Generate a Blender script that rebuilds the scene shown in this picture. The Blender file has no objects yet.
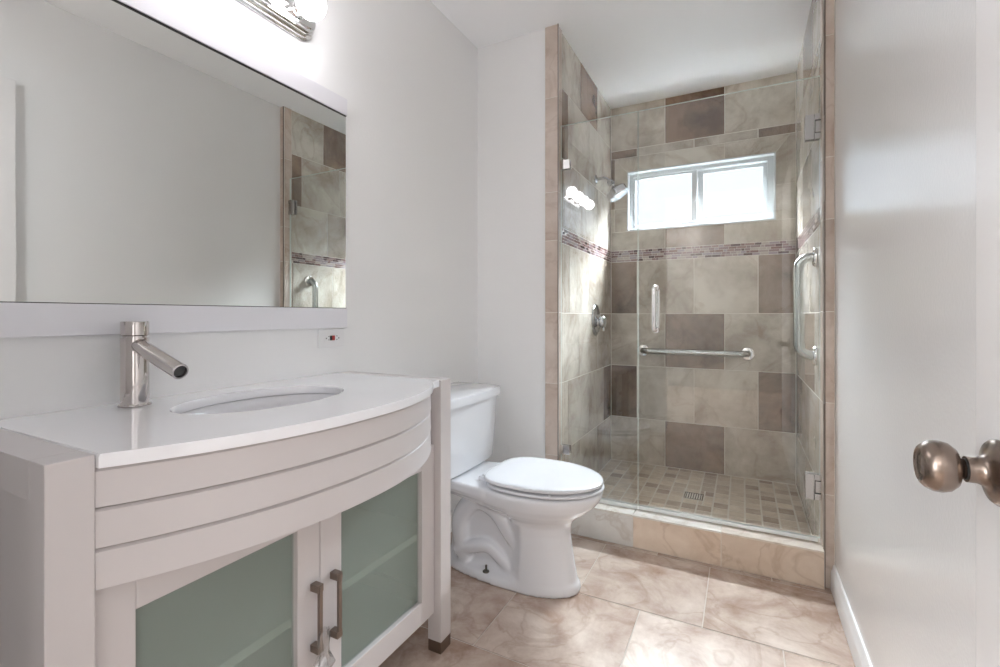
import bpy, bmesh, math, random
from mathutils import Vector, Matrix
random.seed(7)
PI = math.pi
SC = bpy.context.scene
COL = SC.collection
# ------------------------------------------------------------ camera, world, exposure
cam_d = bpy.data.cameras.new('camera'); cam = bpy.data.objects.new('camera', cam_d); COL.objects.link(cam)
YAW = math.atan(243/471)
cam.location = (0, 0, 1.03); cam.rotation_euler = (PI/2, 0, YAW)
cam_d.sensor_width = 36; cam_d.lens = 36*0.471; cam_d.shift_y = -0.018; cam_d.clip_start = 0.02
SC.camera = cam
SC.view_settings.view_transform = 'Standard'; SC.view_settings.look = 'None'
SC.view_settings.gamma = 1; SC.view_settings.use_curve_mapping = False
SC.view_settings.exposure = 1.9
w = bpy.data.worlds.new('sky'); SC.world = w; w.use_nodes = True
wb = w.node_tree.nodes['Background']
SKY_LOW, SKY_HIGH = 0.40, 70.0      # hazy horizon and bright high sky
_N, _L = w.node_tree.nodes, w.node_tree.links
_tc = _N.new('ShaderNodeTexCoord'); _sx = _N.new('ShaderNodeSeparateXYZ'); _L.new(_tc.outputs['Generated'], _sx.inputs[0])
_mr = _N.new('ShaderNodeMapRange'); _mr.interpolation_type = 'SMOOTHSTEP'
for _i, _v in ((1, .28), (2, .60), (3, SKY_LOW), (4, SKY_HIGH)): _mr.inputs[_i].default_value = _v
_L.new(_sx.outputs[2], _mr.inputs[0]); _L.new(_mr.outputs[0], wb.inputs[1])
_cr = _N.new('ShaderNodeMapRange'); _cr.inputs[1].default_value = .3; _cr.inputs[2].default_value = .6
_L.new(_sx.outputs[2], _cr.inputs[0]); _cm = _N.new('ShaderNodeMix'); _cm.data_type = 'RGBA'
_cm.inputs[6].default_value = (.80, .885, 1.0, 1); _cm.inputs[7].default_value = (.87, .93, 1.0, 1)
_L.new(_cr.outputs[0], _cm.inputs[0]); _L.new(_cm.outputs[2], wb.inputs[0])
SC.cycles.max_bounces = 12; SC.cycles.diffuse_bounces = 6; SC.cycles.glossy_bounces = 5
SC.cycles.transparent_max_bounces = 24; SC.cycles.transmission_bounces = 8
SC.cycles.sample_clamp_indirect = 6; SC.cycles.use_denoising = True
SC.cycles.caustics_reflective = False; SC.cycles.caustics_refractive = True

def area(name, loc, rot, sx, sy, power, col=(1, 1, 1), portal=False):
    l = bpy.data.lights.new(name, 'AREA'); l.shape = 'RECTANGLE'; l.size = sx; l.size_y = sy
    l.energy = power; l.color = col
    if portal: l.cycles.is_portal = True
    o = bpy.data.objects.new(name, l); COL.objects.link(o); o.location = loc; o.rotation_euler = rot
    return o
# fill added at both hall sides to brighten the bathroom, and the hall ceiling lamp
area('hall_fill_light', (-2.04, -1.6, 1.4), (0, -PI/2, 0), 1.8, 2.2, 44, (0.91, 0.955, 1.0))
area('hall_fill_light', (1.44, -2.0, 1.4), (0, PI/2, 0), 1.8, 1.4, 4.5, (0.96, 0.97, 1.0))
area('hall_lamp', (-.80, -2.55, 2.41), (0, 0, 0), .13, .13, 5, (1.0, 0.97, 0.95))
area('shower_window_portal', (-0.26, 3.36, 1.79), (-PI/2, 0, 0), 0.80, 0.36, 1, (1, 1, 1), True)

LW, BW, FW, SL, SR, RW = -1.246, 2.158, 3.205, -0.80, 0.272, 0.307
CH = 2.44
PF = 2.15      # front of the tiled shower surround
# ------------------------------------------------------------ materials
def mat(name, base=(.8, .8, .8), rough=.5, metal=0., spec=.5, coat=0., bump=None):
    m = bpy.data.materials.new(name); m.use_nodes = True
    p = m.node_tree.nodes['Principled BSDF']
    p.inputs['Base Color'].default_value = (*base, 1); p.inputs['Roughness'].default_value = rough
    p.inputs['Metallic'].default_value = metal; p.inputs['Specular IOR Level'].default_value = spec
    p.inputs['Coat Weight'].default_value = coat; p.inputs['Coat Roughness'].default_value = .05
    if bump:
        sc, st, dist = bump
        N = m.node_tree.nodes; L = m.node_tree.links
        tc = N.new('ShaderNodeTexCoord'); n = N.new('ShaderNodeTexNoise'); n.inputs['Scale'].default_value = sc
        n.inputs['Detail'].default_value = 3
        b = N.new('ShaderNodeBump'); b.inputs['Strength'].default_value = st; b.inputs['Distance'].default_value = dist
        L.new(tc.outputs['Object'], n.inputs['Vector']); L.new(n.outputs[0], b.inputs['Height']); L.new(b.outputs[0], p.inputs['Normal'])
    return m
M = {}
M['paint'] = mat('wall_paint', (.87, .87, .865), .42, spec=.4, bump=(90, .25, .002))
M['paint_gloss'] = mat('wall_paint_semigloss', (.80, .79, .78), .20, spec=.65, bump=(120, .22, .0015))
M['ceiling'] = mat('ceiling_paint', (.94, .95, .96), .45, bump=(60, .2, .002))
M['trimw'] = mat('white_trim', (.82, .82, .82), .3)
M['vanity'] = mat('white_lacquer', (.60, .565, .56), .35, bump=(40, .03, .001))
M['counter'] = mat('white_glass_stone', (.88, .88, .90), .07, spec=.6, coat=.3)
M['porcelain'] = mat('porcelain', (.76, .77, .80), .07, spec=.6, coat=.4)
M['seat'] = mat('seat_plastic', (.70, .71, .74), .16)
M['basin'] = mat('basin_porcelain', (.72, .72, .74), .12)
M['chrome'] = mat('chrome', (.86, .85, .85), .06, 1.)
M['chrome_dark'] = mat('shower_chrome', (.58, .59, .61), .12, 1.)
M['nickel'] = mat('polished_nickel', (.62, .58, .56), .07, 1.)
M['steel'] = mat('brushed_steel', (.50, .52, .51), .22, 1.)
M['satin'] = mat('satin_nickel', (.50, .49, .48), .25, 1.)
M['bronze'] = mat('aged_bronze', (.27, .215, .18), .27, 1., bump=(30, .05, .001))
M['pull'] = mat('bronze_pull', (.27, .22, .19), .33, 1.)
M['foot'] = mat('brown_metal_foot', (.17, .12, .09), .35, .6)
M['dark'] = mat('dark_gap', (.03, .03, .03), .5)
M['darkmetal'] = mat('dark_metal', (.10, .10, .10), .35, .8)
M['mirror'] = mat('mirror_silver', (.80, .815, .80), .004, 1.)
M['mframe'] = mat('mirror_frame_white', (.80, .795, .83), .35)
M['vinyl'] = mat('window_vinyl', (.60, .62, .63), .3)
M['schluter'] = mat('metal_edge', (.24, .20, .17), .35, .5)
M['plastic_out'] = mat('outlet_plastic', (.84, .84, .84), .3)
M['red'] = mat('red_button', (.45, .06, .05), .4)
M['black'] = mat('black_button', (.02, .02, .02), .4)
M['brass_bolt'] = mat('bolt_metal', (.16, .15, .13), .35, .9)
M['seal'] = mat('clear_vinyl_seal', (.80, .82, .80), .25)
M['doorp'] = mat('door_paint', (.77, .75, .74), .3, spec=.5, bump=(120, .12, .0015))

def schlick(N, L, f0=.045, f90=1.0):
    g = N.new('ShaderNodeNewGeometry')
    dp = N.new('ShaderNodeVectorMath'); dp.operation = 'DOT_PRODUCT'
    L.new(g.outputs['Normal'], dp.inputs[0]); L.new(g.outputs['Incoming'], dp.inputs[1])
    ab = N.new('ShaderNodeMath'); ab.operation = 'ABSOLUTE'; L.new(dp.outputs['Value'], ab.inputs[0])
    om = N.new('ShaderNodeMath'); om.operation = 'SUBTRACT'; om.inputs[0].default_value = 1; L.new(ab.outputs[0], om.inputs[1]); om.use_clamp = True
    pw = N.new('ShaderNodeMath'); pw.operation = 'POWER'; pw.inputs[1].default_value = 5; L.new(om.outputs[0], pw.inputs[0])
    ma = N.new('ShaderNodeMath'); ma.operation = 'MULTIPLY_ADD'; ma.inputs[1].default_value = f90 - f0; ma.inputs[2].default_value = f0
    L.new(pw.outputs[0], ma.inputs[0]); return ma.outputs[0]
def glass(name, tint, rough=0.0, f0=.045):
    m = bpy.data.materials.new(name); m.use_nodes = True; N = m.node_tree.nodes; L = m.node_tree.links; N.clear()
    o = N.new('ShaderNodeOutputMaterial'); mx = N.new('ShaderNodeMixShader'); t = N.new('ShaderNodeBsdfTransparent'); gl = N.new('ShaderNodeBsdfGlossy')
    t.inputs[0].default_value = (*tint, 1); gl.inputs['Roughness'].default_value = rough
    g2 = N.new('ShaderNodeNewGeometry'); nb = N.new('ShaderNodeMath'); nb.operation = 'SUBTRACT'; nb.inputs[0].default_value = 1; L.new(g2.outputs['Backfacing'], nb.inputs[1])
    ml = N.new('ShaderNodeMath'); ml.operation = 'MULTIPLY'; L.new(schlick(N, L, f0), ml.inputs[0]); L.new(nb.outputs[0], ml.inputs[1]); L.new(ml.outputs[0], mx.inputs[0]); L.new(t.outputs[0], mx.inputs[1]); L.new(gl.outputs[0], mx.inputs[2]); L.new(mx.outputs[0], o.inputs[0])
    return m
M['glass'] = glass('clear_glass', (.975, .985, .978), 0., .11)
M['winglass'] = glass('window_glass', (.97, .98, .98), 0., .05)
M['glassedge'] = mat('glass_edge', (.62, .72, .68), .08, spec=.9)
_t = M['glassedge'].node_tree; _tl = _t.nodes.new('ShaderNodeBsdfTranslucent'); _tl.inputs[0].default_value = (.95, 1, .98, 1)
_ms = _t.nodes.new('ShaderNodeMixShader'); _ms.inputs[0].default_value = .3
_t.links.new(_t.nodes['Principled BSDF'].outputs[0], _ms.inputs[1]); _t.links.new(_tl.outputs[0], _ms.inputs[2]); _t.links.new(_ms.outputs[0], _t.nodes['Material Output'].inputs[0])
M['film'] = glass('clear_plastic_film', (.80, .80, .80), .2, .22)

def frosted():
    m = bpy.data.materials.new('frosted_green_glass'); m.use_nodes = True; N = m.node_tree.nodes; L = m.node_tree.links
    p = N['Principled BSDF']; o = N['Material Output']
    p.inputs['Base Color'].default_value = (.42, .475, .44, 1); p.inputs['Roughness'].default_value = .42
    tr = N.new('ShaderNodeBsdfRefraction'); tr.inputs['Color'].default_value = (.92, .98, .94, 1); tr.inputs['Roughness'].default_value = .16; tr.inputs['IOR'].default_value = 1.03
    mx = N.new('ShaderNodeMixShader'); mx.inputs[0].default_value = .62
    L.new(p.outputs[0], mx.inputs[1]); L.new(tr.outputs[0], mx.inputs[2]); L.new(mx.outputs[0], o.inputs[0])
    return m
M['frost'] = frosted()
def emis(name, col, s):
    m = bpy.data.materials.new(name); m.use_nodes = True; p = m.node_tree.nodes['Principled BSDF']
    p.inputs['Emission Color'].default_value = (*col, 1); p.inputs['Emission Strength'].default_value = s
    return m
M['bulb'] = emis('lit_globe_bulb', (.98, .96, 1.0), 5.3)

def stone(name, lo, hi, dk_lo, dk_hi, rough=.22, veins=.5, scale=3.0, bumpy=.0, spec=.5, r0=.33, r1=.66):
    """glazed stone-look tile: attribute 'tile' = (tone, random, random)"""
    m = bpy.data.materials.new(name); m.use_nodes = True; N = m.node_tree.nodes; L = m.node_tree.links
    p = N['Principled BSDF']; p.inputs['Roughness'].default_value = rough; p.inputs['Specular IOR Level'].default_value = spec
    at = N.new('ShaderNodeAttribute'); at.attribute_name = 'tile'
    sp = N.new('ShaderNodeSeparateColor'); L.new(at.outputs['Color'], sp.inputs[0])
    tc = N.new('ShaderNodeTexCoord')
    off = N.new('ShaderNodeVectorMath'); off.operation = 'SCALE'; off.inputs['Scale'].default_value = 17.0
    L.new(at.outputs['Color'], off.inputs[0])
    ad = N.new('ShaderNodeVectorMath'); ad.operation = 'ADD'; L.new(tc.outputs['Object'], ad.inputs[0]); L.new(off.outputs[0], ad.inputs[1])
    n1 = N.new('ShaderNodeTexNoise'); n1.inputs['Scale'].default_value = scale; n1.inputs['Detail'].default_value = 10; n1.inputs['Roughness'].default_value = .64
    n1.inputs['Distortion'].default_value = .3; L.new(ad.outputs[0], n1.inputs['Vector'])
    cr = N.new('ShaderNodeValToRGB'); cr.color_ramp.elements[0].position = r0; cr.color_ramp.elements[1].position = r1; L.new(n1.outputs[0], cr.inputs[0])
    def mixc(a, b, fac):
        x = N.new('ShaderNodeMix'); x.data_type = 'RGBA'
        for s, v in ((6, a), (7, b)):
            if isinstance(v, tuple): x.inputs[s].default_value = (*v, 1)
            else: L.new(v, x.inputs[s])
        L.new(fac, x.inputs[0]) if not isinstance(fac, float) else setattr(x.inputs[0], 'default_value', fac)
        return x.outputs[2]
    light = mixc(lo, hi, cr.outputs[0]); dark = mixc(dk_lo, dk_hi, cr.outputs[0])
    c = mixc(light, dark, sp.outputs[0])
    # veins: thin ridges of a distorted noise
    n2 = N.new('ShaderNodeTexNoise'); n2.inputs['Scale'].default_value = scale*.8; n2.inputs['Detail'].default_value = 5; n2.inputs['Distortion'].default_value = 1.2
    L.new(ad.outputs[0], n2.inputs['Vector'])
    s1 = N.new('ShaderNodeMath'); s1.operation = 'SUBTRACT'; s1.inputs[1].default_value = .5; L.new(n2.outputs[0], s1.inputs[0])
    a1 = N.new('ShaderNodeMath'); a1.operation = 'ABSOLUTE'; L.new(s1.outputs[0], a1.inputs[0])
    mr = N.new('ShaderNodeMapRange'); mr.inputs[1].default_value = 0; mr.inputs[2].default_value = .035; mr.inputs[3].default_value = veins; mr.inputs[4].default_value = 0
    L.new(a1.outputs[0], mr.inputs[0])
    dm = N.new('ShaderNodeMix'); dm.data_type = 'RGBA'; dm.blend_type = 'MULTIPLY'; dm.inputs[7].default_value = (.66, .57, .50, 1)
    L.new(mr.outputs[0], dm.inputs[0]); L.new(c, dm.inputs[6])
    # slight per-tile value shift
    vs = N.new('ShaderNodeMapRange'); vs.inputs[3].default_value = .93; vs.inputs[4].default_value = 1.06; L.new(sp.outputs[1], vs.inputs[0])
    vm = N.new('ShaderNodeVectorMath'); vm.operation = 'SCALE'; L.new(dm.outputs[2], vm.inputs[0]); L.new(vs.outputs[0], vm.inputs['Scale'])
    L.new(vm.outputs[0], p.inputs['Base Color'])
    if bumpy:
        b = N.new('ShaderNodeBump'); b.inputs['Strength'].default_value = bumpy; b.inputs['Distance'].default_value = .004
        L.new(n1.outputs[0], b.inputs['Height']); L.new(b.outputs[0], p.inputs['Normal'])
    return m
M['tile'] = stone('shower_wall_tile', (.41, .355, .29), (.69, .65, .58), (.125, .08, .055), (.285, .195, .14), .14, .42, 3.4, .03, r0=.36, r1=.60)
M['ftile'] = stone('floor_tile', (.37, .25, .19), (.72, .62, .545), (.2, .15, .12), (.36, .28, .23), .23, .42, 4.6, .2)
M['curbtile'] = stone('curb_tile', (.64, .50, .38), (.78, .66, .54), (.68, .65, .60), (.80, .78, .74), .2, .4, 5)
M['piertile'] = stone('pier_tile', (.50, .40, .33), (.68, .59, .52), (.2, .15, .12), (.36, .28, .23), .25, .3, 4)
M['sfloor'] = stone('shower_floor_tile', (.54, .46, .37), (.76, .68, .57), (.30, .22, .165), (.48, .385, .30), .35, .2, 9, .1)
M['grout'] = mat('grout', (.72, .69, .63), .8)
M['fgrout'] = mat('floor_grout', (.60, .54, .48), .8)
def mosaic():
    m = bpy.data.materials.new('mosaic_glass_tile'); m.use_nodes = True; N = m.node_tree.nodes; L = m.node_tree.links
    p = N['Principled BSDF']; p.inputs['Roughness'].default_value = .12
    at = N.new('ShaderNodeAttribute'); at.attribute_name = 'tile'
    sp = N.new('ShaderNodeSeparateColor'); L.new(at.outputs['Color'], sp.inputs[0])
    cr = N.new('ShaderNodeValToRGB'); r = cr.color_ramp; r.interpolation = 'CONSTANT'
    cols = [(.36, .29, .27), (.19, .10, .09), (.28, .18, .17), (.33, .28, .30), (.075, .035, .035), (.46, .40, .36), (.24, .16, .17)]
    r.elements[0].color = (*cols[0], 1); r.elements[1].position = 1/7; r.elements[1].color = (*cols[1], 1)
    for i in range(2, 7):
        e = r.elements.new(i/7); e.color = (*cols[i], 1)
    L.new(sp.outputs[1], cr.inputs[0]); L.new(cr.outputs[0], p.inputs['Base Color'])
    return m
M['mosaic'] = mosaic()

# ------------------------------------------------------------ mesh helpers
def wloc(o):
    p = o; v = Vector((0, 0, 0))
    # all objects are unrotated; top-level Empties carry the only translation
    while p.parent is not None: p = p.parent
    return p.location.copy()
def obj(name, bm, m, parent=None, smooth=True, angle=35, bevel=0, seg=2):
    bmesh.ops.remove_doubles(bm, verts=bm.verts, dist=1e-6)
    bmesh.ops.recalc_face_normals(bm, faces=bm.faces)
    me = bpy.data.meshes.new(name); bm.to_mesh(me); bm.free()
    o = bpy.data.objects.new(name, me); COL.objects.link(o)
    for k in (m if isinstance(m, (list, tuple)) else [m]): me.materials.append(k)
    if parent is not None:
        o.parent = parent
        if parent.type == 'EMPTY': o.matrix_parent_inverse = Matrix.Translation(parent.location).inverted()
    if bevel:
        b = o.modifiers.new('bevel', 'BEVEL'); b.width = bevel; b.segments = seg; b.limit_method = 'ANGLE'; b.angle_limit = math.radians(40)
    if smooth:
        for p in me.polygons: p.use_smooth = True
        try: me.set_sharp_from_angle(angle=math.radians(angle))
        except Exception: pass
    return o
def thing(name, label, cat, loc=(0, 0, 0), group=None):
    o = bpy.data.objects.new(name, None); COL.objects.link(o); o.location = loc; o.empty_display_size = .05
    o['label'] = label; o['category'] = cat
    if group: o['group'] = group
    return o
def tag(o, label=None, cat=None, group=None):
    if label: o['label'] = label
    if cat: o['category'] = cat
    if group: o['group'] = group
    return o
def struct(o):
    o['kind'] = 'structure'; return o
def box(bm, x0, x1, y0, y1, z0, z1, mi=0):
    vs = [bm.verts.new((x, y, z)) for z in (z0, z1) for y in (y0, y1) for x in (x0, x1)]
    for f in ((0, 2, 3, 1), (4, 5, 7, 6), (0, 1, 5, 4), (2, 6, 7, 3), (0, 4, 6, 2), (1, 3, 7, 5)):
        fc = bm.faces.new([vs[i] for i in f]); fc.material_index = mi
def mbox(*a):
    bm = bmesh.new(); box(bm, *a); return bm
def frame_axes(d):
    d = Vector(d).normalized(); u = d.cross(Vector((0, 0, 1)))
    if u.length < 1e-3: u = Vector((1, 0, 0))
    u.normalize(); return d, u, d.cross(u).normalized()
def lathe(bm, prof, base, axis=(0, 0, 1), n=40, mi=0):
    """prof: list of (r, h) along axis from base"""
    d, u, v = frame_axes(axis); base = Vector(base); rings = []
    for r, h in prof:
        c = base + d*h
        if r < 1e-6: rings.append([bm.verts.new(c)])
        else: rings.append([bm.verts.new(c + u*r*math.cos(2*PI*i/n) + v*r*math.sin(2*PI*i/n)) for i in range(n)])
    for a, b in zip(rings, rings[1:]):
        if len(a) == 1 and len(b) == 1: continue
        for i in range(n):
            j = (i+1) % n
            if len(a) == 1: f = bm.faces.new((a[0], b[i], b[j]))
            elif len(b) == 1: f = bm.faces.new((a[i], a[j], b[0]))
            else: f = bm.faces.new((a[i], a[j], b[j], b[i]))
            f.material_index = mi
    for rr, h in ((rings[0], 0), (rings[-1], 1)):
        if len(rr) > 1: bm.faces.new(rr).material_index = mi
def tube(bm, pts, r, n=20, cap=True, mi=0):
    pts = [Vector(p) for p in pts]; rings = []; u = None
    rs = r if isinstance(r, (list, tuple)) else [r]*len(pts)
    for i, p in enumerate(pts):
        t = (pts[min(i+1, len(pts)-1)] - pts[max(i-1, 0)]).normalized()
        if u is None: _, u, _ = frame_axes(t)
        u = (u - t*u.dot(t)).normalized(); v = t.cross(u)
        rings.append([bm.verts.new(p + (u*math.cos(2*PI*k/n) + v*math.sin(2*PI*k/n))*rs[i]) for k in range(n)])
    for a, b in zip(rings, rings[1:]):
        for k in range(n): bm.faces.new((a[k], a[(k+1) % n], b[(k+1) % n], b[k])).material_index = mi
    if cap:
        bm.faces.new(rings[0]).material_index = mi; bm.faces.new(rings[-1]).material_index = mi
def catmull(P, k=8):
    P = [Vector(p) for p in P]; out = []; Q = [2*P[0]-P[1]] + P + [2*P[-1]-P[-2]]
    for i in range(1, len(Q)-2):
        for j in range(k):
            t = j/k; a, b, c, d = Q[i-1], Q[i], Q[i+1], Q[i+2]
            out.append(.5*((2*b) + (c-a)*t + (2*a-5*b+4*c-d)*t*t + (3*b-a-3*c+d)*t**3))
    out.append(P[-1]); return out
def loft(bm, rings, cap0=True, cap1=True, mi=0):
    R = [[bm.verts.new(p) for p in r] for r in rings]; n = len(R[0])
    for a, b in zip(R, R[1:]):
        for k in range(n): bm.faces.new((a[k], a[(k+1) % n], b[(k+1) % n], b[k])).material_index = mi
    if cap0: bm.faces.new(R[0]).material_index = mi
    if cap1: bm.faces.new(R[-1]).material_index = mi

# tiles on a plane: P = O + a*U + b*V, proud along N
def tiles(name, O, U, V, Nn, rects, gap=.003, proud=.0012, grout=None, slab=.0, m_tile=None, extra=None, subtract=0, keep=None):
    O, U, V, Nn = map(Vector, (O, U, V, Nn)); bm = bmesh.new()
    lay = bm.loops.layers.float_color.new('tile')
    for r in rects:
        poly, tone = r[0], r[1]; mi = r[2] if len(r) > 2 else 0
        g = r[3] if len(r) > 3 else gap
        if len(poly) == 4 and not isinstance(poly[0], tuple):
            a0, a1, b0, b1 = poly; poly = [(a0, b0), (a1, b0), (a1, b1), (a0, b1)]
        cx = sum(p[0] for p in poly)/len(poly); cy = sum(p[1] for p in poly)/len(poly)
        def inset(p, d):
            # move each side inwards by d (axis-aligned enough)
            return (p[0] + (d if p[0] < cx else -d), p[1] + (d if p[1] < cy else -d))
        base = [bm.verts.new(O + U*q[0] + V*q[1]) for q in (inset(p, g/2) for p in poly)]
        mid = [bm.verts.new(O + U*q[0] + V*q[1] + Nn*(proud*.75)) for q in (inset(p, g/2) for p in poly)]
        top = [bm.verts.new(O + U*q[0] + V*q[1] + Nn*proud) for q in (inset(p, g/2+.0008) for p in poly)]
        c = (tone, random.random(), random.random(), 1)
        fs = [bm.faces.new(top)]; n = len(poly)
        for k in range(n):
            fs.append(bm.faces.new((base[k], base[(k+1) % n], mid[(k+1) % n], mid[k])))
            fs.append(bm.faces.new((mid[k], mid[(k+1) % n], top[(k+1) % n], top[k])))
        for f in fs:
            f.material_index = mi
            for lp in f.loops: lp[lay] = c
    if extra: extra(bm)
    return bm
def band(a0, a1, z0, z1, rows=5):
    out = []; h = (z1-z0)/rows
    for r in range(rows):
        a = a0
        while a < a1 - 1e-4:
            L_ = random.uniform(.018, .06); b = min(a+L_, a1)
            if a1-b < .012: b = a1
            out.append(((a, b, z0+r*h, z0+(r+1)*h), 0, 1, .0018)); a = b
    return out
def row(z0, z1, joints, tones):
    return [((joints[i], joints[i+1], z0, z1), tones[i]) for i in range(len(tones))]

# ------------------------------------------------------------ room shell
# left wall
struct(obj('wall_left', mbox(LW-.1, LW, -.07, BW, 0, CH), M['paint'], smooth=False))
# wall behind the toilet, up to the shower pier
struct(obj('wall_back', mbox(LW-.1, -.862, BW, FW+.15, 0, CH), M['paint'], smooth=False))
# right wall
struct(obj('wall_right', mbox(RW, RW+.1, -.07, PF, 0, CH), M['paint_gloss'], smooth=False))
# entry wall with the doorway the camera looks through
bm = bmesh.new(); box(bm, LW-.1, -.62, -.07, .05, 0, CH); box(bm, -.62, RW, -.07, .05, 2.06, CH)
struct(obj('wall_front', bm, M['paint'], smooth=False))
# hall beyond the doorway
bm = bmesh.new()
box(bm, -2.2, -2.1, -2.9, -.07, 0, CH); box(bm, 1.5, 1.6, -2.9, -.07, 0, CH); box(bm, -2.2, 1.6, -3.0, -2.9, 0, CH)
box(bm, RW, 1.6, -.07, .05, 0, CH); box(bm, -2.2, LW-.1, -.07, .05, 0, CH)
M['hallpaint'] = mat('hall_paint', (.36, .34, .32), .6)
struct(obj('wall_hall', bm, M['hallpaint'], smooth=False))
struct(obj('ceiling', mbox(-2.2, 1.6, -3.0, FW+.15, CH, CH+.1), M['ceiling'], smooth=False))

# floor: big stone tiles
fx = [-.75-.43*i for i in range(-6, 4)]
rects = []
TH, TW = .42, .43
y = 2.11
k = 0
def ftile_row(y0, y1, offx):
    x = offx
    while x > -2.1: x -= TW
    while x < 1.5:
        a, b = max(x, -2.1), min(x+TW, 1.5)
        if b-a > .01 and y1 > y0: rects.append(((a, b, y0, y1), 0))
        x += TW
ys = [2.158, 2.11, 1.69, 1.27] + [1.27-TH*i for i in range(1, 11)]
offs = [-.33, -.12, -.32, -.13]
for i in range(len(ys)-1):
    ftile_row(max(ys[i+1], -2.9), ys[i], offs[i] if i < 4 else (-.32 if i % 2 == 0 else -.12))
bm = tiles('floor', (0, 0, -.0025), (1, 0, 0), (0, 1, 0), (0, 0, 1), rects, gap=.004, extra=lambda b: box(b, -2.2, 1.6, -3.0, BW, -.1, -.0030, 1))
struct(obj('floor', bm, [M['ftile'], M['fgrout']], smooth=False))

# shower far wall
WX0, WX1, WZ0, WZ1 = -.692, .172, 1.594, 1.993
A1, A2 = -.45, -.10; B1, B2 = -.627, -.275; B3 = .08
R = []
R += row(2.145, CH, [SL, A1, A2, SR], [0, 1, 0])
R += row(2.09, 2.145, [SL, B1, B2, B3, SR], [.9, .05, .1, .8])
R += [([(WX0, WZ1), (A1, WZ1), (A1, 2.09), (-.775, 2.09)], .05, 0, .002), ((A1, A2, WZ1, 2.09), 0, 0, .002), ([(A2, WZ1), (WX1, WZ1), (.25, 2.09), (A2, 2.09)], 0, 0, .002)]
R += [([(-.775, 1.75), (WX0, 1.75), (WX0, WZ1), (-.775, 2.09)], 0, 0, .002), ((-.775, WX0, WZ0, 1.75), .1, 0, .002), ((SL, -.775, 1.75, 2.09), .9, 0, .002), ((SL, -.775, WZ0, 1.75), .1, 0, .002)]
R += [([(WX1, 1.80), (SR, 1.80), (SR, 2.09), (.25, 2.09), (WX1, WZ1)], .05, 0, .002), ((WX1, SR, WZ0, 1.80), .05, 0, .002)]
R += row(1.467, WZ0, [SL, A1, A2, SR], [.1, .75, 0])
R += band(SL, SR, 1.392, 1.467)
R += row(1.042, 1.392, [SL, B1, B2, B3, SR], [.9, 0, .02, .8])
R += row(.695, 1.042, [SL, A1, A2, SR], [.1, .9, .05])
R += row(.347, .695, [SL, B1, B2, B3, SR], [.95, 0, .0, .9])
R += row(.05, .347, [SL, A1, A2, SR], [.1, .9, .1])
def back_far(b):
    for a in ((SL-.12, WX0, 0, CH), (WX1, SR+.12, 0, CH), (WX0, WX1, 0, WZ0), (WX0, WX1, WZ1, CH)):
        box(b, a[0], a[1], FW+.0027, FW+.15, a[2], a[3], 2)
bm = tiles('w', (0, FW+.0025, 0), (1, 0, 0), (0, 0, 1), (0, -1, 0), R, gap=.005, extra=back_far)
TM = [M['tile'], M['mosaic'], M['grout']]
struct(obj('wall_shower_back', bm, TM, smooth=False))
# shower left wall (u = y)
y0, y1 = PF+.004, FW
R = row(2.165, CH, [y0, 2.53, 2.87, y1], [0, 1, 0])
R += row(1.815, 2.165, [y0, 2.32, 2.69, 3.02, y1], [1, 0, 0, .1])
R += row(1.467, 1.815, [y0, 2.53, 2.87, y1], [.1, .05, 0])
R += band(y0, y1, 1.392, 1.467)
R += row(1.042, 1.392, [y0, 2.34, 2.69, 3.04, y1], [.3, 0, .05, .4])
R += row(.695, 1.042, [y0, 2.50, 2.87, y1], [0, .1, .25])
R += row(.347, .695, [y0, 2.32, 2.69, 3.02, y1], [.1, 0, .1, .95])
R += row(.05, .347, [y0, 2.53, 2.87, y1], [.1, .0, .1])
bm = tiles('w', (SL-.0025, 0, 0), (0, 1, 0), (0, 0, 1), (1, 0, 0), R, gap=.004, extra=lambda b: box(b, -.862, SL-.0027, PF+.004, FW+.003, 0, CH, 2))
struct(obj('wall_shower_left', bm, TM, smooth=False))
# shower right wall
R = row(2.14, CH, [y0, 2.49, 2.85, y1], [0, .9, 0])
R += row(1.79, 2.14, [y0, 2.30, 2.65, 3.0, y1], [.9, 0, 0, .1])
R += row(1.467, 1.79, [y0, 2.53, 2.88, y1], [.05, .5, 0])
R += band(y0, y1, 1.392, 1.467)
R += row(1.042, 1.392, [y0, 2.23, 2.58, 2.93, y1], [.7, 0, 0, .1])
R += row(.695, 1.042, [y0, 2.42, 2.77, y1], [0, .8, 0])
R += row(.347, .695, [y0, 2.23, 2.58, 3.05, y1], [.9, 0, 0, .9])
R += row(.05, .347, [y0, 2.42, 2.77, y1], [.1, .05, .1])
bm = tiles('w', (SR+.0025, 0, 0), (0, 1, 0), (0, 0, 1), (-1, 0, 0), R, gap=.004, extra=lambda b: box(b, SR+.0027, RW+.1, PF+.004, FW+.003, 0, CH, 2))
struct(obj('wall_shower_right', bm, TM, smooth=False))
# narrow tiled faces each side of the opening, with their metal edge
CZ_ = .1455
js = [0, .352, .70, 1.045, 1.395, 1.63, 2.09, CH]
def pier(name, xa, xb, edge):
    Rr = [((xa, xb, js[i], js[i+1]), .0) for i in range(len(js)-1)]
    bm_ = tiles('w', (0, PF+.0025, 0), (1, 0, 0), (0, 0, 1), (0, -1, 0), Rr, gap=.003, extra=lambda b: (box(b, xa, xb, PF+.0027, PF+.012, 0, CH, 1), box(b, edge, edge+.0035, PF-.001, PF+.006, 0, CH, 2)))
    struct(obj(name, bm_, [M['piertile'], M['grout'], M['schluter']], smooth=False))
pier('trim_1', -.862, SL+.007, SL+.004)
pier('trim_2', SR+.003, RW-.0005, SR+.0025)
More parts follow.
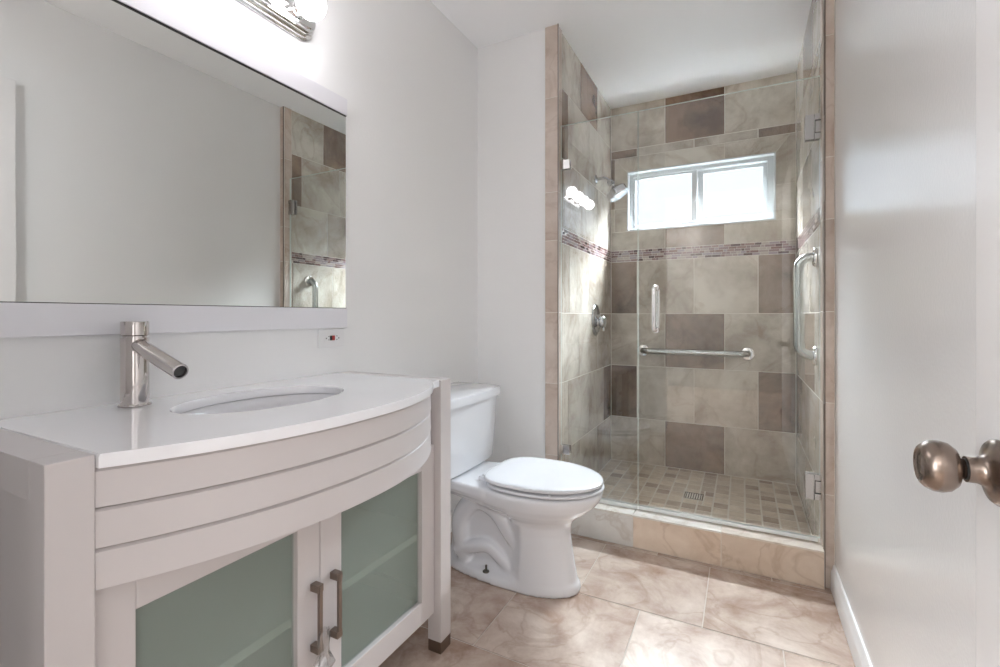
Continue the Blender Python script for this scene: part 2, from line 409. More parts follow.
# slim tiled edge strips just inside the opening, which carry the glass
for nm, X_, sg in (('trim_6', SL, 1), ('trim_7', SR, -1)):
    Rr = [((PF+.006, 2.213, js[i], js[i+1]), .0) for i in range(len(js)-1) if js[i] > .1] + [((PF+.006, 2.213, CZ_, .352), 0.)]
    bm_ = tiles('w', (X_+sg*.0022, 0, 0), (0, 1, 0), (0, 0, 1), (sg, 0, 0), Rr, gap=.003, extra=lambda b: box(b, min(X_, X_+sg*.002), max(X_, X_+sg*.002), PF+.0045, 2.214, CZ_, CH, 1))
    struct(obj(nm, bm_, [M['piertile'], M['grout']], smooth=False))

# shower floor mosaic with a fall to the drain
DX, DY, DH = -.238, 2.755, .05
SZ = .05
Rr = []
p_ = .0735
x = SL
ix = 0
while x < SR-1e-3:
    y = 2.272
    while y < FW-1e-3:
        xa, xb, ya, yb = x, min(x+p_, SR), y, min(y+p_, FW)
        tn = random.choice((0, 0, .15, .3, .5, .7, 1)); q = DH+.001
        if xb > DX-q and xa < DX+q and yb > DY-q and ya < DY+q:
            cand = [(xa, min(xb, DX-q), ya, yb), (max(xa, DX+q), xb, ya, yb), (max(xa, DX-q), min(xb, DX+q), ya, min(yb, DY-q)), (max(xa, DX-q), min(xb, DX+q), max(ya, DY+q), yb)]
        else: cand = [(xa, xb, ya, yb)]
        for cd in cand:
            if cd[1]-cd[0] > .011 and cd[3]-cd[2] > .011: Rr.append((cd, tn))
        y += p_
    x += p_
bm = tiles('w', (0, 0, SZ-.001), (1, 0, 0), (0, 1, 0), (0, 0, 1), Rr, gap=.008, proud=.001, extra=lambda b: box(b, SL, SR, 2.27, FW, 0, SZ-.0011, 1))
struct(obj('floor_shower', bm, [M['sfloor'], M['grout']], smooth=False))
# curb
CZ = .145
CY0, CY1 = 2.13, 2.27
xs = [SL-.0, -.435, -.08, SR-.0]
fr = [((xs[0], xs[1], 0, CZ-.008), 1), ((xs[1], xs[2], 0, CZ-.008), .0), ((xs[2], xs[3], 0, CZ-.008), .0)]
def curb_extra(b): box(b, SL, SR, CY0+.0027, CY1-.002, 0, CZ-.008, 1)
bm = tiles('w', (0, CY0+.0025, 0), (1, 0, 0), (0, 0, 1), (0, -1, 0), fr, gap=.002, extra=curb_extra)
struct(obj('trim_3', bm, [M['curbtile'], M['grout']], smooth=False))
bm = bmesh.new(); lay = bm.loops.layers.float_color.new('tile')
for a, b, t in ((SL+.0005, -.436, .8), (-.434, -.081, .7), (-.079, SR-.0005, .35)): box(bm, a, b, CY0-.004, CY1, CZ-.008, CZ, 0)
for f in bm.faces:
    t = .85 if f.calc_center_median().x < -.08 else .55
    for lp in f.loops: lp[lay] = (t, .5, .3, 1)
struct(obj('trim_4', bm, M['curbtile'], smooth=False, bevel=.001))

# baseboard, right wall
prof = [(0, 0), (-.014, 0), (-.014, .062), (-.012, .070), (-.009, .076), (-.008, .086), (-.005, .093), (0, .095)]
bm = bmesh.new(); loft(bm, [[(RW+px_, yy, pz) for px_, pz in prof] for yy in (.05, PF-.004)])
struct(obj('baseboard_right', bm, M['trimw'], smooth=True, angle=30))
bm = bmesh.new(); loft(bm, [[(LW-px_, yy, pz) for px_, pz in prof] for yy in (.05, BW)])
struct(obj('baseboard_left', bm, M['trimw'], smooth=True, angle=30))
# door casing around the doorway (behind / beside the camera)
bm = bmesh.new(); box(bm, -.69, -.62, .05, .065, 0, 2.13); box(bm, -.69, RW, .05, .065, 2.06, 2.13); box(bm, -.62, -.605, -.07, .05, 0, 2.06)
struct(obj('trim_5', bm, M['trimw'], smooth=False))

# ------------------------------------------------------------ window
root = bpy.data.objects.new('window_1', None); COL.objects.link(root); root.location = (-.26, FW, WZ0); struct(root)
d = FW
bm = bmesh.new()   # reveal liner
for a in ((WX0, WX0+.008, WZ0, WZ1), (WX1-.008, WX1, WZ0, WZ1), (WX0+.008, WX1-.008, WZ1-.008, WZ1), (WX0+.008, WX1-.008, WZ0, WZ0+.008)):
    box(bm, a[0], a[1], d-.004, d+.075, a[2], a[3])
obj('window_reveal', bm, M['vinyl'], root, smooth=False, bevel=.001)
bm = bmesh.new(); f0, f1 = d+.045, d+.12; t = .022; tb_ = .026
X0, X1, Z0, Z1 = WX0+.008, WX1-.008, WZ0+.008, WZ1-.008
for a in ((X0, X0+t, Z0, Z1), (X1-t-.01, X1, Z0, Z1), (X0+t, X1-t-.01, Z1-t, Z1), (X0+t, X1-t-.01, Z0, Z0+t)):
    box(bm, a[0], a[1], f0, f1, a[2], a[3])
obj('window_frame', bm, M['vinyl'], root, smooth=False, bevel=.0015)
def sash(xa, xb, za, zb, ya, yb, tl, tr, tt, tb):
    b = bmesh.new()
    for a in ((xa, xa+tl, za, zb), (xb-tr, xb, za, zb), (xa+tl, xb-tr, zb-tt, zb), (xa+tl, xb-tr, za, za+tb)):
        box(b, a[0], a[1], ya, yb, a[2], a[3])
    s = obj('sash', b, M['vinyl'], root, smooth=False, bevel=.0015)
    obj('window_pane', mbox(xa+tl-.003, xb-tr+.003, (ya+yb)/2-.002, (ya+yb)/2+.002, za+tb-.003, zb-tt+.003), M['winglass'], s, smooth=False)
    return s
s = sash(X0+t, -.262, Z0+t, Z1-t, d+.055, d+.08, .012, .03, .014, .014)
obj('latch', mbox(-.285, -.272, d+.047, d+.055, 1.76, 1.80), M['vinyl'], s, smooth=False, bevel=.001)
sash(-.27, X1-t-.01, Z0+t, Z1-t, d+.085, d+.11, .045, .022, .022, .022)

# ------------------------------------------------------------ entry door, opened back against the right wall
door = bpy.data.objects.new('door_1', None); COL.objects.link(door); door.location = (.283, .08, 0); struct(door)
dr = obj('door_leaf', mbox(.272, .306, .08, .838, .012, 2.03), M['doorp'], door, smooth=False, bevel=.002)
ky, kz = .774, .842
bm = bmesh.new()
lathe(bm, [(0.0391, 0), (0.0391, .003), (0.0356, .007), (0.0253, .011), (0.0184, .014), (0.0155, .020), (0.0155, .030)], (.272, ky, kz), (-1, 0, 0), 48)
obj('door_rosette', bm, M['bronze'], door, angle=50)
bm = bmesh.new()
lathe(bm, [(0.0121, .026), (0.0121, .034), (0.0149, .036), (0.0236, .0395), (0.0293, .046), (0.0316, .054), (0.0310, .062), (0.0276, .069), (0.0230, .0735), (0.0207, .0745), (0.0196, .0730), (0.0126, .0715), (0.0109, .0730), (0.0000, .0735)], (.272, ky, kz), (-1, 0, 0), 48)
obj('door_knob', bm, M['bronze'], door, angle=60)
bm = bmesh.new(); lathe(bm, [(0.0129, .0298), (0.0129, .0315)], (.272, ky, kz), (-1, 0, 0), 32)
obj('knob_gap', bm, M['dark'], door)
bm = bmesh.new()
for z in (.25, 1.05, 1.82):
    lathe(bm, [(.006, 0), (.006, .09)], (.268, .075, z-.045), (0, 0, 1), 16)
obj('door_hinge', bm, M['bronze'], door)

# ------------------------------------------------------------ vanity
VY0, VY1 = .275, 1.243; VT = .833; PX = -.815; PXB = -.863; pw = .055
v = thing('bathroom_vanity', 'white bathroom vanity with bowed louvred front and two frosted glass doors', 'vanity', (-1.03, .76, 0))
def post(x0, x1, y0, y1):
    o = obj('leg', mbox(x0, x1, y0, y1, .035, VT), M['vanity'], v, bevel=.0015, smooth=False)
    obj('leg_foot', mbox(x0+.001, x1-.001, y0+.001, y1-.001, 0, .035), M['foot'], o, smooth=False)
for (a, b) in ((PXB, PX), (LW+.004, LW+.05)):
    post(a, b, VY0, VY0+pw); post(a, b, VY1-pw, VY1)
for (ya, yb, sgn) in ((VY0, VY0+pw, 0), (VY1-pw, VY1, 1)):
    bm = bmesh.new()
    box(bm, LW+.05, PXB, ya, yb, VT-.055, VT)
    box(bm, LW+.05, PXB, ya, yb, .12, .18)
    box(bm, LW+.05, PXB, ya+.014, yb-.014, .18, VT-.055)
    obj('side_panel', bm, M['vanity'], v, smooth=False, bevel=.001)
bm = bmesh.new(); box(bm, LW+.01, -.863, VY0+pw, VY1-pw, .12, .135); box(bm, LW+.006, LW+.012, VY0+pw, VY1-pw, .135, .79)
obj('cabinet_body', bm, M['vanity'], v, smooth=False)
# bow-front fascia boards
YC = .759; HALF = .428
def bow(y, end=None, bulge=0):
    t_ = (y-YC)/HALF; e_ = -.818 if t_ < 0 else -.853
    return e_ + (-.707-e_)*(1-abs(t_)**(2.2 if t_ < 0 else 2.4))
def bowpts(n=40, off=0, e0=-HALF, e1=HALF, **k):
    return [(bow(YC+e0+(e1-e0)*i/n, **k)+off, YC+e0+(e1-e0)*i/n) for i in range(n+1)]
zs = [.813, .755, .697, .638]
for i in range(3):
    bm = bmesh.new(); pts = bowpts()
    zt, zb = zs[i]-.0015, zs[i+1]+.0015
    ends = [Vector(p) for p in pts]
    front_t = [bm.verts.new((p[0]-.006, p[1], zt)) for p in pts]
    front_m = [bm.verts.new((p[0]-.001+.0, p[1], zt-.004)) for p in pts]
    front_b = [bm.verts.new((p[0]+.001, p[1], zb)) for p in pts]
    bk_t = [bm.verts.new((p[0]-.022, p[1], zt)) for p in pts]
    bk_b = [bm.verts.new((p[0]-.022, p[1], zb)) for p in pts]
    for A, B in ((front_t, front_m), (front_m, front_b), (front_b, bk_b), (bk_b, bk_t), (bk_t, front_t)):
        for j in range(len(pts)-1): bm.faces.new((A[j], A[j+1], B[j+1], B[j]))
    for j in (0, -1): bm.faces.new((front_t[j], front_m[j], front_b[j], bk_b[j], bk_t[j]))
    obj('fascia_board', bm, M['vanity'], v, angle=30)
bm = bmesh.new(); pts = bowpts(off=-.016)     # underside and core behind boards
pts = [(max(p[0], -.857), p[1]) for p in pts]
A = [bm.verts.new((p[0], p[1], .641)) for p in pts] + [bm.verts.new((-.861, YC+HALF, .641)), bm.verts.new((-.861, YC-HALF, .641))]
B = [bm.verts.new((x_.co.x, x_.co.y, .812)) for x_ in A]
bm.faces.new(A); bm.faces.new(B)
for j in range(len(A)): bm.faces.new((A[j], A[(j+1) % len(A)], B[(j+1) % len(A)], B[j]))
obj('fascia_core', bm, M['vanity'], v, smooth=False)
# doors
def vdoor(ya, yb, hy, lab):
    x1_ = -.838; x0_ = -.858; zb, zt = .122, .637; s_ = .059 if yb < .8 else .062; r_ = .064
    b = bmesh.new()
    for a in ((ya, ya+s_, zb, zt), (yb-s_, yb, zb, zt), (ya+s_, yb-s_, zb, zb+r_), (ya+s_, yb-s_, zt-r_, zt)):
        box(b, x0_, x1_, a[0], a[1], a[2], a[3])
    dd = obj('door', b, M['vanity'], v, smooth=False, bevel=.0015)
    obj('glass_pane', mbox(x0_+.002, x0_+.007, ya+s_-.004, yb-s_+.004, zb+r_-.004, zt-r_+.004), M['frost'], dd, smooth=False)
    # bar pull on square posts
    b = bmesh.new()
    for z in (.305, .437):
        box(b, x1_, x1_+.024, hy-.008, hy+.008, z-.008, z+.008)
    box(b, x1_+.018, x1_+.026, hy-.0045, hy+.0045, .300, .442)
    obj('handle', b, M['pull'], dd, smooth=False, bevel=.001)
    return dd
vdoor(VY0+pw+.002, .7485, .730, '')
vdoor(.7505, VY1-pw-.002, .785, '')
obj('shelf', mbox(LW+.014, -.8575, VY0+pw+.001, VY1-pw-.001, .366, .385), M['vanity'], v, smooth=False)
# protective plastic left on the far pull
bm = bmesh.new()
cx_, cy_ = -.812, .730
rg = []
for i, (z, r) in enumerate([(.352, .008), (.335, .011), (.315, .010), (.300, .009), (.29, .013), (.278, .019), (.268, .014), (.262, .006)]):
    rg.append([(cx_+.008+r*math.cos(2*PI*k/18)*(1+.25*math.sin(k*5+i)), cy_+r*1.25*math.sin(2*PI*k/18)*(1+.25*math.cos(k*3+i)), z+.002*math.sin(k*2+i)) for k in range(18)])
loft(bm, rg, False, False)
tag(obj('plastic_wrap', bm, M['film'], None), 'crumpled clear plastic wrap hanging on the left vanity door pull', 'plastic wrap')

# countertop with undermount oval basin
SXc, SYc, SA, SB = -1.01, .745, .200, .135      # centre, half length along wall, half depth
bm = bmesh.new(); z1, z0 = VT+.001, VT-.019
n = 96
outer = []
pts = bowpts(46, .010)
pts = [(max(p[0], -.8195 if p[1] > YC else -.9), p[1]) for p in pts]
ctr = [(LW+.001, YC-HALF), ] + [(p[0], p[1]) for p in pts] + [(LW+.001, YC+HALF)]
# resample outline by angle from basin centre so that it bridges evenly
def ray_hit(th):
    dx, dy = math.cos(th), math.sin(th); best = None
    for i in range(len(ctr)):
        ax, ay = ctr[i]; bx, by = ctr[(i+1) % len(ctr)]
        ex, ey = bx-ax, by-ay; den = dx*ey-dy*ex
        if abs(den) < 1e-12: continue
        t_ = ((ax-SXc)*ey-(ay-SYc)*ex)/den; u_ = ((ax-SXc)*dy-(ay-SYc)*dx)/den
        if t_ > 0 and -1e-9 <= u_ <= 1+1e-9 and (best is None or t_ < best): best = t_
    return (SXc+dx*best, SYc+dy*best)
angs = sorted([2*PI*i/n for i in range(n)] + [math.atan2(c[1]-SYc, c[0]-SXc) % (2*PI) for c in (ctr[0], ctr[1], ctr[-2], ctr[-1])])
out = [ray_hit(a) for a in angs]
inn = [(SXc+SB*math.cos(a)/1, SYc+SA*math.sin(a)) for a in angs]
# inner ellipse by true polar angle
inn = []
for a in angs:
    r = 1/math.sqrt((math.cos(a)/SB)**2+(math.sin(a)/SA)**2); inn.append((SXc+r*math.cos(a), SYc+r*math.sin(a)))
loops = []
def lp(ps, z): return [bm.verts.new((p[0], p[1], z)) for p in ps]
def shrink(ps, k_): return [(SXc+(p[0]-SXc)*k_, SYc+(p[1]-SYc)*k_) for p in ps]
L0 = lp(out, z0); L1 = lp(out, z1-.004); L2 = lp(shrink(out, .994), z1); L3 = lp(shrink(inn, 1.018), z1); L4 = lp(inn, z1-.004); L5 = lp(inn, z0)
for A, B in ((L0, L1), (L1, L2), (L2, L3), (L3, L4), (L4, L5), (L5, L0)):
    for j in range(len(A)): bm.faces.new((A[j], A[(j+1) % len(A)], B[(j+1) % len(A)], B[j]))
tag(obj('countertop', bm, M['counter'], None, angle=40), 'glossy white bowed countertop with an oval sink cutout on the vanity', 'countertop')
sk = thing('sink', 'oval white undermount basin set in the vanity countertop', 'sink', (SXc, SYc, .69))
bm = bmesh.new(); rg = []
for k_, z in ((1.06, z0-.001), (1.03, z0-.001), (1.0, z0-.004), (.97, z0-.03), (.90, z0-.075), (.74, z0-.115), (.50, z0-.135), (.2, z0-.143), (.07, z0-.145)):
    rg.append([(SXc+SB*k_*math.cos(2*PI*i/64), SYc+SA*k_*math.sin(2*PI*i/64), z) for i in range(64)])
rg2 = [[(SXc+(p[0]-SXc)*1.03, SYc+(p[1]-SYc)*1.03, p[2]-.008) for p in r] for r in reversed(rg)]
loft(bm, rg+rg2, False, False)
obj('basin', bm, M['basin'], sk, angle=60)
bm = bmesh.new(); lathe(bm, [(.022, 0), (.022, .003), (.018, .004), (.014, .002), (0, .002)], (SXc, SYc, z0-.146), (0, 0, 1), 32)
obj('drain', bm, M['chrome'], sk)

# faucet
fx_, fy_ = -1.175, .546
fa = thing('faucet', 'polished nickel cylindrical single-hole faucet with slanted spout on the countertop', 'faucet', (fx_, fy_, z1))
bm = bmesh.new(); lathe(bm, [(.0285, 0), (.030, .001), (.030, .0035), (.0285, .005), (.0255, .0055), (.0255, .148)], (fx_, fy_, z1+.0002), (0, 0, 1), 64)
obj('faucet_body', bm, M['nickel'], fa, angle=30)
bm = bmesh.new(); lathe(bm, [(.0215, -.003), (.0215, .0005), (.0255, .003), (.0255, .030), (.0245, .032), (0, .032)], (fx_, fy_, z1+.151), (0, 0, 1), 64)
h_ = obj('handle', bm, M['nickel'], fa, angle=30)
bm = bmesh.new(); s0 = Vector((fx_+.006, fy_, .969)); s1 = Vector((fx_+.172, fy_, .917)); dd_ = (s1-s0)
L_ = dd_.length
lathe(bm, [(.016, 0), (.016, L_-.001), (.015, L_), (.0125, L_), (.0125, L_-.02), (0, L_-.02)], s0, dd_, 40)
obj('spout', bm, M['nickel'], fa, angle=30)
bm = bmesh.new(); lathe(bm, [(.0123, 0), (.0113, .002)], s0+dd_.normalized()*(L_-.008), dd_, 32)
obj('aerator', bm, M['darkmetal'], fa)
bm = bmesh.new(); lathe(bm, [(.009, 0), (.009, .0008), (0, .001)], (fx_+.0253, fy_+.001, .862), (1, 0, 0), 28)

bm.free()

# ------------------------------------------------------------ mirror
mt = thing('wall_mirror', 'wide rectangular wall mirror with white top and bottom rails above the vanity', 'mirror', (LW, .75, .986))
MY0, MY1 = .27, 1.222
obj('mirror_glass', mbox(LW+.001, LW+.007, MY0, MY1-.001, 1.056, 1.728), M['mirror'], mt, smooth=False)
obj('frame_rail', mbox(LW+.001, LW+.014, MY0, MY1, 1.7305, 1.787), M['mframe'], mt, smooth=False, bevel=.001)
obj('frame_rail', mbox(LW+.001, LW+.014, MY0, MY1, .988, 1.0545), M['mframe'], mt, smooth=False, bevel=.001)
obj('shadow_gap', mbox(LW+.001, LW+.010, MY0, MY1-.001, 1.7275, 1.7312), M['dark'], mt, smooth=False)
obj('lower_gap', mbox(LW+.001, LW+.009, MY0, MY1-.001, 1.0543, 1.0565), M['dark'], mt, smooth=False)

# ------------------------------------------------------------ outlet
ot = thing('outlet', 'white GFCI wall outlet with red and black buttons under the mirror', 'outlet', (LW, 1.158, .955))
obj('cover_plate', mbox(LW, LW+.005, 1.103, 1.215, .922, .984), M['plastic_out'], ot, smooth=False, bevel=.0015)
obj('receptacle', mbox(LW+.005, LW+.0065, 1.125, 1.195, .939, .968), M['plastic_out'], ot, smooth=False, bevel=.0005)
bm = bmesh.new(); box(bm, LW+.0064, LW+.009, 1.150, 1.1575, .946, .962); obj('test_button', bm, M['black'], ot, smooth=False)
bm = bmesh.new(); box(bm, LW+.0064, LW+.009, 1.160, 1.170, .946, .962); obj('reset_button', bm, M['red'], ot, smooth=False)
for yy, zz, a, b_ in ((1.143, .947, .005, .002), (1.143, .959, .005, .002), (1.178, .947, .005, .002), (1.178, .959, .005, .002), (1.133, .951, .004, .004), (1.187, .951, .004, .004)):
    obj('slot', mbox(LW+.0063, LW+.0068, yy, yy+a, zz, zz+b_), M['dark'], ot, smooth=False)

# ------------------------------------------------------------ vanity light bar
LB0, LB1, LZ = .46, 1.082, 1.957
lt = thing('vanity_light', 'chrome strip light with four round lit bulbs above the mirror', 'light fixture', (LW, .765, LZ))
def stadium(hh, L0_, L1_, x, n_=14):
    P = []
    for i in range(n_+1): a = -PI/2 + PI*i/n_; P.append((x, L1_-hh+hh*math.cos(a), LZ+hh*math.sin(a)))
    for i in range(n_+1): a = PI/2 + PI*i/n_; P.append((x, L0_+hh+hh*math.cos(a), LZ+hh*math.sin(a)))
    return P
steps = [(.056, 0), (.056, .006), (.053, .008), (.051, .008), (.051, .018), (.047, .022), (.044, .022), (.044, .030), (.039, .035), (.036, .035), (.034, .040), (.028, .042)]
bm = bmesh.new(); loft(bm, [stadium(hh, LB0+(.056-hh), LB1-(.056-hh), LW+xx) for hh, xx in steps])
obj('backplate', bm, M['chrome'], lt, angle=25)
for i in range(4):
    by = .54 + .15*i
    bm = bmesh.new(); lathe(bm, [(.024, 0), (.024, .008), (.021, .010), (.021, .022), (.0235, .024), (.0235, .031), (.018, .033)], (LW+.041, by, LZ), (1, 0, 0), 36)
    so = obj('socket', bm, M['chrome'], lt, angle=30)
    bm = bmesh.new(); c0 = .065; R_ = .0425
    pr = [(.016, .030), (.018, .036)] + [(R_*math.sin(a), c0+.001-R_*math.cos(a)) for a in [.45+(PI-.45)*j/20 for j in range(21)]]
    pr[-1] = (0, pr[-1][1])
    lathe(bm, pr, (LW+.036, by, LZ), (1, 0, 0), 40)
    obj('bulb', bm, M['bulb'], so, angle=80)

# ------------------------------------------------------------ toilet
TY = 1.695
to = thing('toilet', 'white two-piece elongated toilet with closed lid between vanity and shower', 'toilet', (-.85, TY, 0))
def sstep(a, b, x_):
    t_ = min(1, max(0, (x_-a)/(b-a))); return t_*t_*(3-2*t_)
def egg(z, xb, xf, w_, xm, n_=72, pb=2.4, rear=None, pf=2.0, edge=(-.80, -.765)):
    P = []
    for i in range(n_):
        a = 2*PI*i/n_; c, s = math.cos(a), math.sin(a)
        pe = pf if c > 0 else pb
        ex = math.copysign(abs(c)**(2/pe), c); ey = math.copysign(abs(s)**(2/pe), s)
        x_ = xm + (ex*(xf-xm) if c > 0 else ex*(xm-xb)); yy = ey*w_
        if rear is not None: yy *= rear/w_ + (1-rear/w_)*sstep(edge[0], edge[1], x_)
        P.append((x_, TY+yy, z))
    return P
bm = bmesh.new()
lv = [(0, -1.125, -.540, .114, -.74, None), (.012, -1.125, -.539, .114, -.74, None), (.028, -1.12, -.542, .111, -.74, .107), (.040, -1.115, -.551, .109, -.74, .075),
      (.06, -1.105, -.554, .107, -.74, .060), (.10, -1.10, -.562, .103, -.74, .052), (.16, -1.09, -.572, .099, -.74, .05), (.21, -1.07, -.578, .098, -.74, .05),
      (.245, -1.05, -.574, .103, -.74, .056), (.265, -1.03, -.560, .117, -.74, .075), (.285, -1.0, -.536, .139, -.735, .11), (.305, -.98, -.508, .158, -.73, .145),
      (.33, -.97, -.480, .173, -.725, None), (.355, -.96, -.463, .181, -.72, None), (.372, -.955, -.457, .184, -.72, None), (.380, -.95, -.458, .183, -.72, None), (.384, -.945, -.466, .176, -.72, None)]
loft(bm, [egg(z, xb, xf, w_, xm, rear=r) for z, xb, xf, w_, xm, r in lv])
# deck that carries the tank
def deck(z, xa, xb_, wa, wb, rr=.03):
    P = []
    cor = [(xa, -wa), (xb_, -wb), (xb_, wb), (xa, wa)]
    P2 = []
    for i, (cx_, cy_) in enumerate(cor):
        sx = 1 if cx_ == xa else -1; sy = 1 if cy_ < 0 else -1
        a0_ = {(1, 1): PI, (-1, 1): 1.5*PI, (-1, -1): 0, (1, -1): .5*PI}[(sx, sy)]
        for j in range(7):
            a = a0_ + .5*PI*j/6; P2.append((cx_+sx*rr+rr*math.cos(a), TY+cy_+sy*rr+rr*math.sin(a), z))
    return P2
loft(bm, [deck(.300, -1.10, -.86, .07, .12), deck(.335, -1.17, -.85, .10, .155), deck(.350, -1.195, -.84, .115, .165), deck(.378, -1.20, -.84, .12, .17), deck(.384, -1.195, -.845, .115, .165)])
# trapway relief on both flanks
for sg in (-1, 1):
    path = catmull([(-.745, TY+sg*.038, .13), (-.80, TY+sg*.038, .185), (-.87, TY+sg*.040, .265), (-.955, TY+sg*.040, .285), (-1.025, TY+sg*.040, .215), (-1.03, TY+sg*.038, .12), (-1.0, TY+sg*.036, .03)], 7)
    tube(bm, path, .040, 20)
    tube(bm, catmull([(-1.05, TY+sg*.05, .07), (-.97, TY+sg*.055, .10), (-.90, TY+sg*.052, .115), (-.84, TY+sg*.05, .08), (-.80, TY+sg*.05, .05)], 6), .027, 16)
o = obj('bowl', bm, M['porcelain'], to, angle=70)
rm = o.modifiers.new('remesh', 'REMESH'); rm.mode = 'VOXEL'; rm.voxel_size = .0055; rm.use_smooth_shade = True
sm_ = o.modifiers.new('smooth', 'SMOOTH'); sm_.factor = .5; sm_.iterations = 5
# seat ring and lid
def slab(name, z0_, z1_, xb, xf, w_, m, dome=0, hole=False, r=.006):
    b = bmesh.new(); xm = -.70
    rr = [egg(z0_, xb+r, xf-r, w_-r, xm, pb=3.4), egg(z0_+r*.6, xb, xf, w_, xm, pb=3.4), egg(z1_-r, xb, xf, w_, xm, pb=3.4), egg(z1_-r*.3, xb+r*.35, xf-r*.35, w_-r*.35, xm, pb=3.4), egg(z1_, xb+r*1.2, xf-r*1.2, w_-r*1.2, xm, pb=3.4)]
    if dome:
        for k_, dz in ((.9, .3), (.75, .6), (.5, .85), (.25, .97)):
            rr.append([(xm+(p[0]-xm)*k_, TY+(p[1]-TY)*k_, z1_+dome*dz) for p in rr[4]])
    loft(b, rr); return obj(name, b, m, to, angle=60)
slab('seat', .3895, .4010, -.885, -.452, .184, M['seat'])
slab('seat_lid', .4070, .4215, -.895, -.456, .182, M['seat'], dome=.004)
for sg in (-1, 1):
    bm = bmesh.new()
    lathe(bm, [(.011, 0), (.011, .025)], (-.905, TY+sg*.07-.0125, .396), (0, 1, 0), 18); box(bm, -.925, -.895, TY+sg*.07-.016, TY+sg*.07+.016, .384, .400)
    obj('seat_hinge', bm, M['seat'], to, angle=40)
for sg in (-1, 1):
    obj('seat_bumper', mbox(-.60, -.592, TY+sg*.162-.006, TY+sg*.162+.006, .4015, .4075), M['seat'], to, smooth=False)
# tank
def trect(z, xa, xb_, w_, rr=.03, bulge=.012):
    P = []
    for (cx_, cy_, a0_) in ((xb_-rr, w_-rr, 0), (xa+rr*.4, w_-rr*.4, .5*PI), (xa+rr*.4, -w_+rr*.4, PI), (xb_-rr, -w_+rr, 1.5*PI)):
        r_ = rr if cx_ == xb_-rr else rr*.4
        for j in range(9):
            a = a0_ + .5*PI*j/8; P.append((cx_+r_*math.cos(a), TY+cy_+r_*math.sin(a), z))
    # bowed front
    Q = []
    for i, p in enumerate(P):
        Q.append(p)
    front = []
    for j in range(1, 12):
        yy = (-w_+rr) + (2*w_-2*rr)*j/12; front.append((xb_+bulge*(1-((yy)/(w_-rr))**2), TY+yy, z))
    return Q + front
bm = bmesh.new()
loft(bm, [trect(.386, -1.215, -1.030, .216), trect(.392, -1.222, -1.018, .223), trect(.45, -1.225, -1.012, .225), trect(.55, -1.228, -1.005, .227), trect(.668, -1.232, -.998, .229)])
obj('tank', bm, M['porcelain'], to, angle=50)
bm = bmesh.new()
loft(bm, [trect(.670, -1.234, -.992, .232), trect(.673, -1.240, -.985, .240), trect(.700, -1.240, -.984, .241), trect(.708, -1.238, -.987, .238), trect(.712, -1.225, -1.0, .226)])
obj('tank_lid', bm, M['porcelain'], to, angle=50)
for sg in (-1, 1):
    bm = bmesh.new(); lathe(bm, [(.013, 0), (.014, .003), (.010, .006), (.0042, .005), (.0042, .026), (0, .027)], (-.89, TY+sg*.088, .031), (0, 0, 1), 20)
    obj('floor_bolt', bm, M['brass_bolt'], to, angle=40)

# ------------------------------------------------------------ shower glass
GY = 2.20; GT = 1.962; GB = .165
def pane(name, xa, xb, parent, z0_=GB, z1_=GT, th=.012):
    b = bmesh.new(); box(b, xa, xb, GY-th/2, GY+th/2, z0_, z1_)
    b.faces.ensure_lookup_table(); b.normal_update()
    for f in b.faces:
        if abs(f.normal.y) < .5: f.material_index = 1
    return obj(name, b, [M['glass'], M['glassedge']], parent, smooth=False)
fp = thing('glass_panel', 'narrow fixed clear glass shower panel beside the toilet', 'shower panel', (-.61, GY, CZ))
pane('glass_pane', SL+.004, -.427, fp)
for z in (1.745, .352):
    bm = bmesh.new(); box(bm, SL+.0005, SL+.052, GY-.014, GY-.0065, z, z+.045); box(bm, SL+.0005, SL+.052, GY+.0065, GY+.014, z, z+.045); box(bm, SL+.0005, SL+.004, GY-.005, GY+.005, z, z+.045)
    obj('glass_clamp', bm, M['chrome'], fp, smooth=False, bevel=.0012)
obj('bottom_channel', mbox(SL+.004, -.427, GY-.009, GY+.009, CZ+.0005, GB), M['seal'], fp, smooth=False, bevel=.002)
sd = thing('shower_door', 'frameless clear glass shower door with steel hinges on the right wall', 'shower door', (-.08, GY, CZ))
pane('glass_pane', -.423, SR-.006, sd)
for z in (1.716, .316):
    H = .096; xw = SR+.004
    bm = bmesh.new()
    for s in (-1, 1):
        ya, yb = sorted((GY+s*.0062, GY+s*.016))
        # C-shaped plate clamped on the glass
        box(bm, xw-.060, xw-.030, ya, yb, z, z+H)
        box(bm, xw-.030, xw-.008, ya, yb, z, z+.022); box(bm, xw-.030, xw-.008, ya, yb, z+H-.022, z+H)
    hg = obj('hinge', bm, M['satin'], sd, smooth=False, bevel=.0015)
    bm = bmesh.new(); box(bm, xw-.0265, xw-.002, GY-.0125, GY+.0125, z+.0255, z+H-.0255); box(bm, xw-.004, xw+.0005, GY-.025, GY+.025, z, z+H)
    obj('hinge_knuckle', bm, M['satin'], hg, smooth=False, bevel=.0015)
    bm = bmesh.new(); box(bm, xw-.030, xw-.004, GY-.010, GY+.010, z+.0215, z+H-.0215)
    obj('hinge_gap', bm, M['dark'], hg, smooth=False)
obj('bottom_seal', mbox(-.423, SR-.012, GY-.008, GY+.008, CZ+.004, GB), M['seal'], sd, smooth=False, bevel=.003)
bm = bmesh.new()
hx = -.348
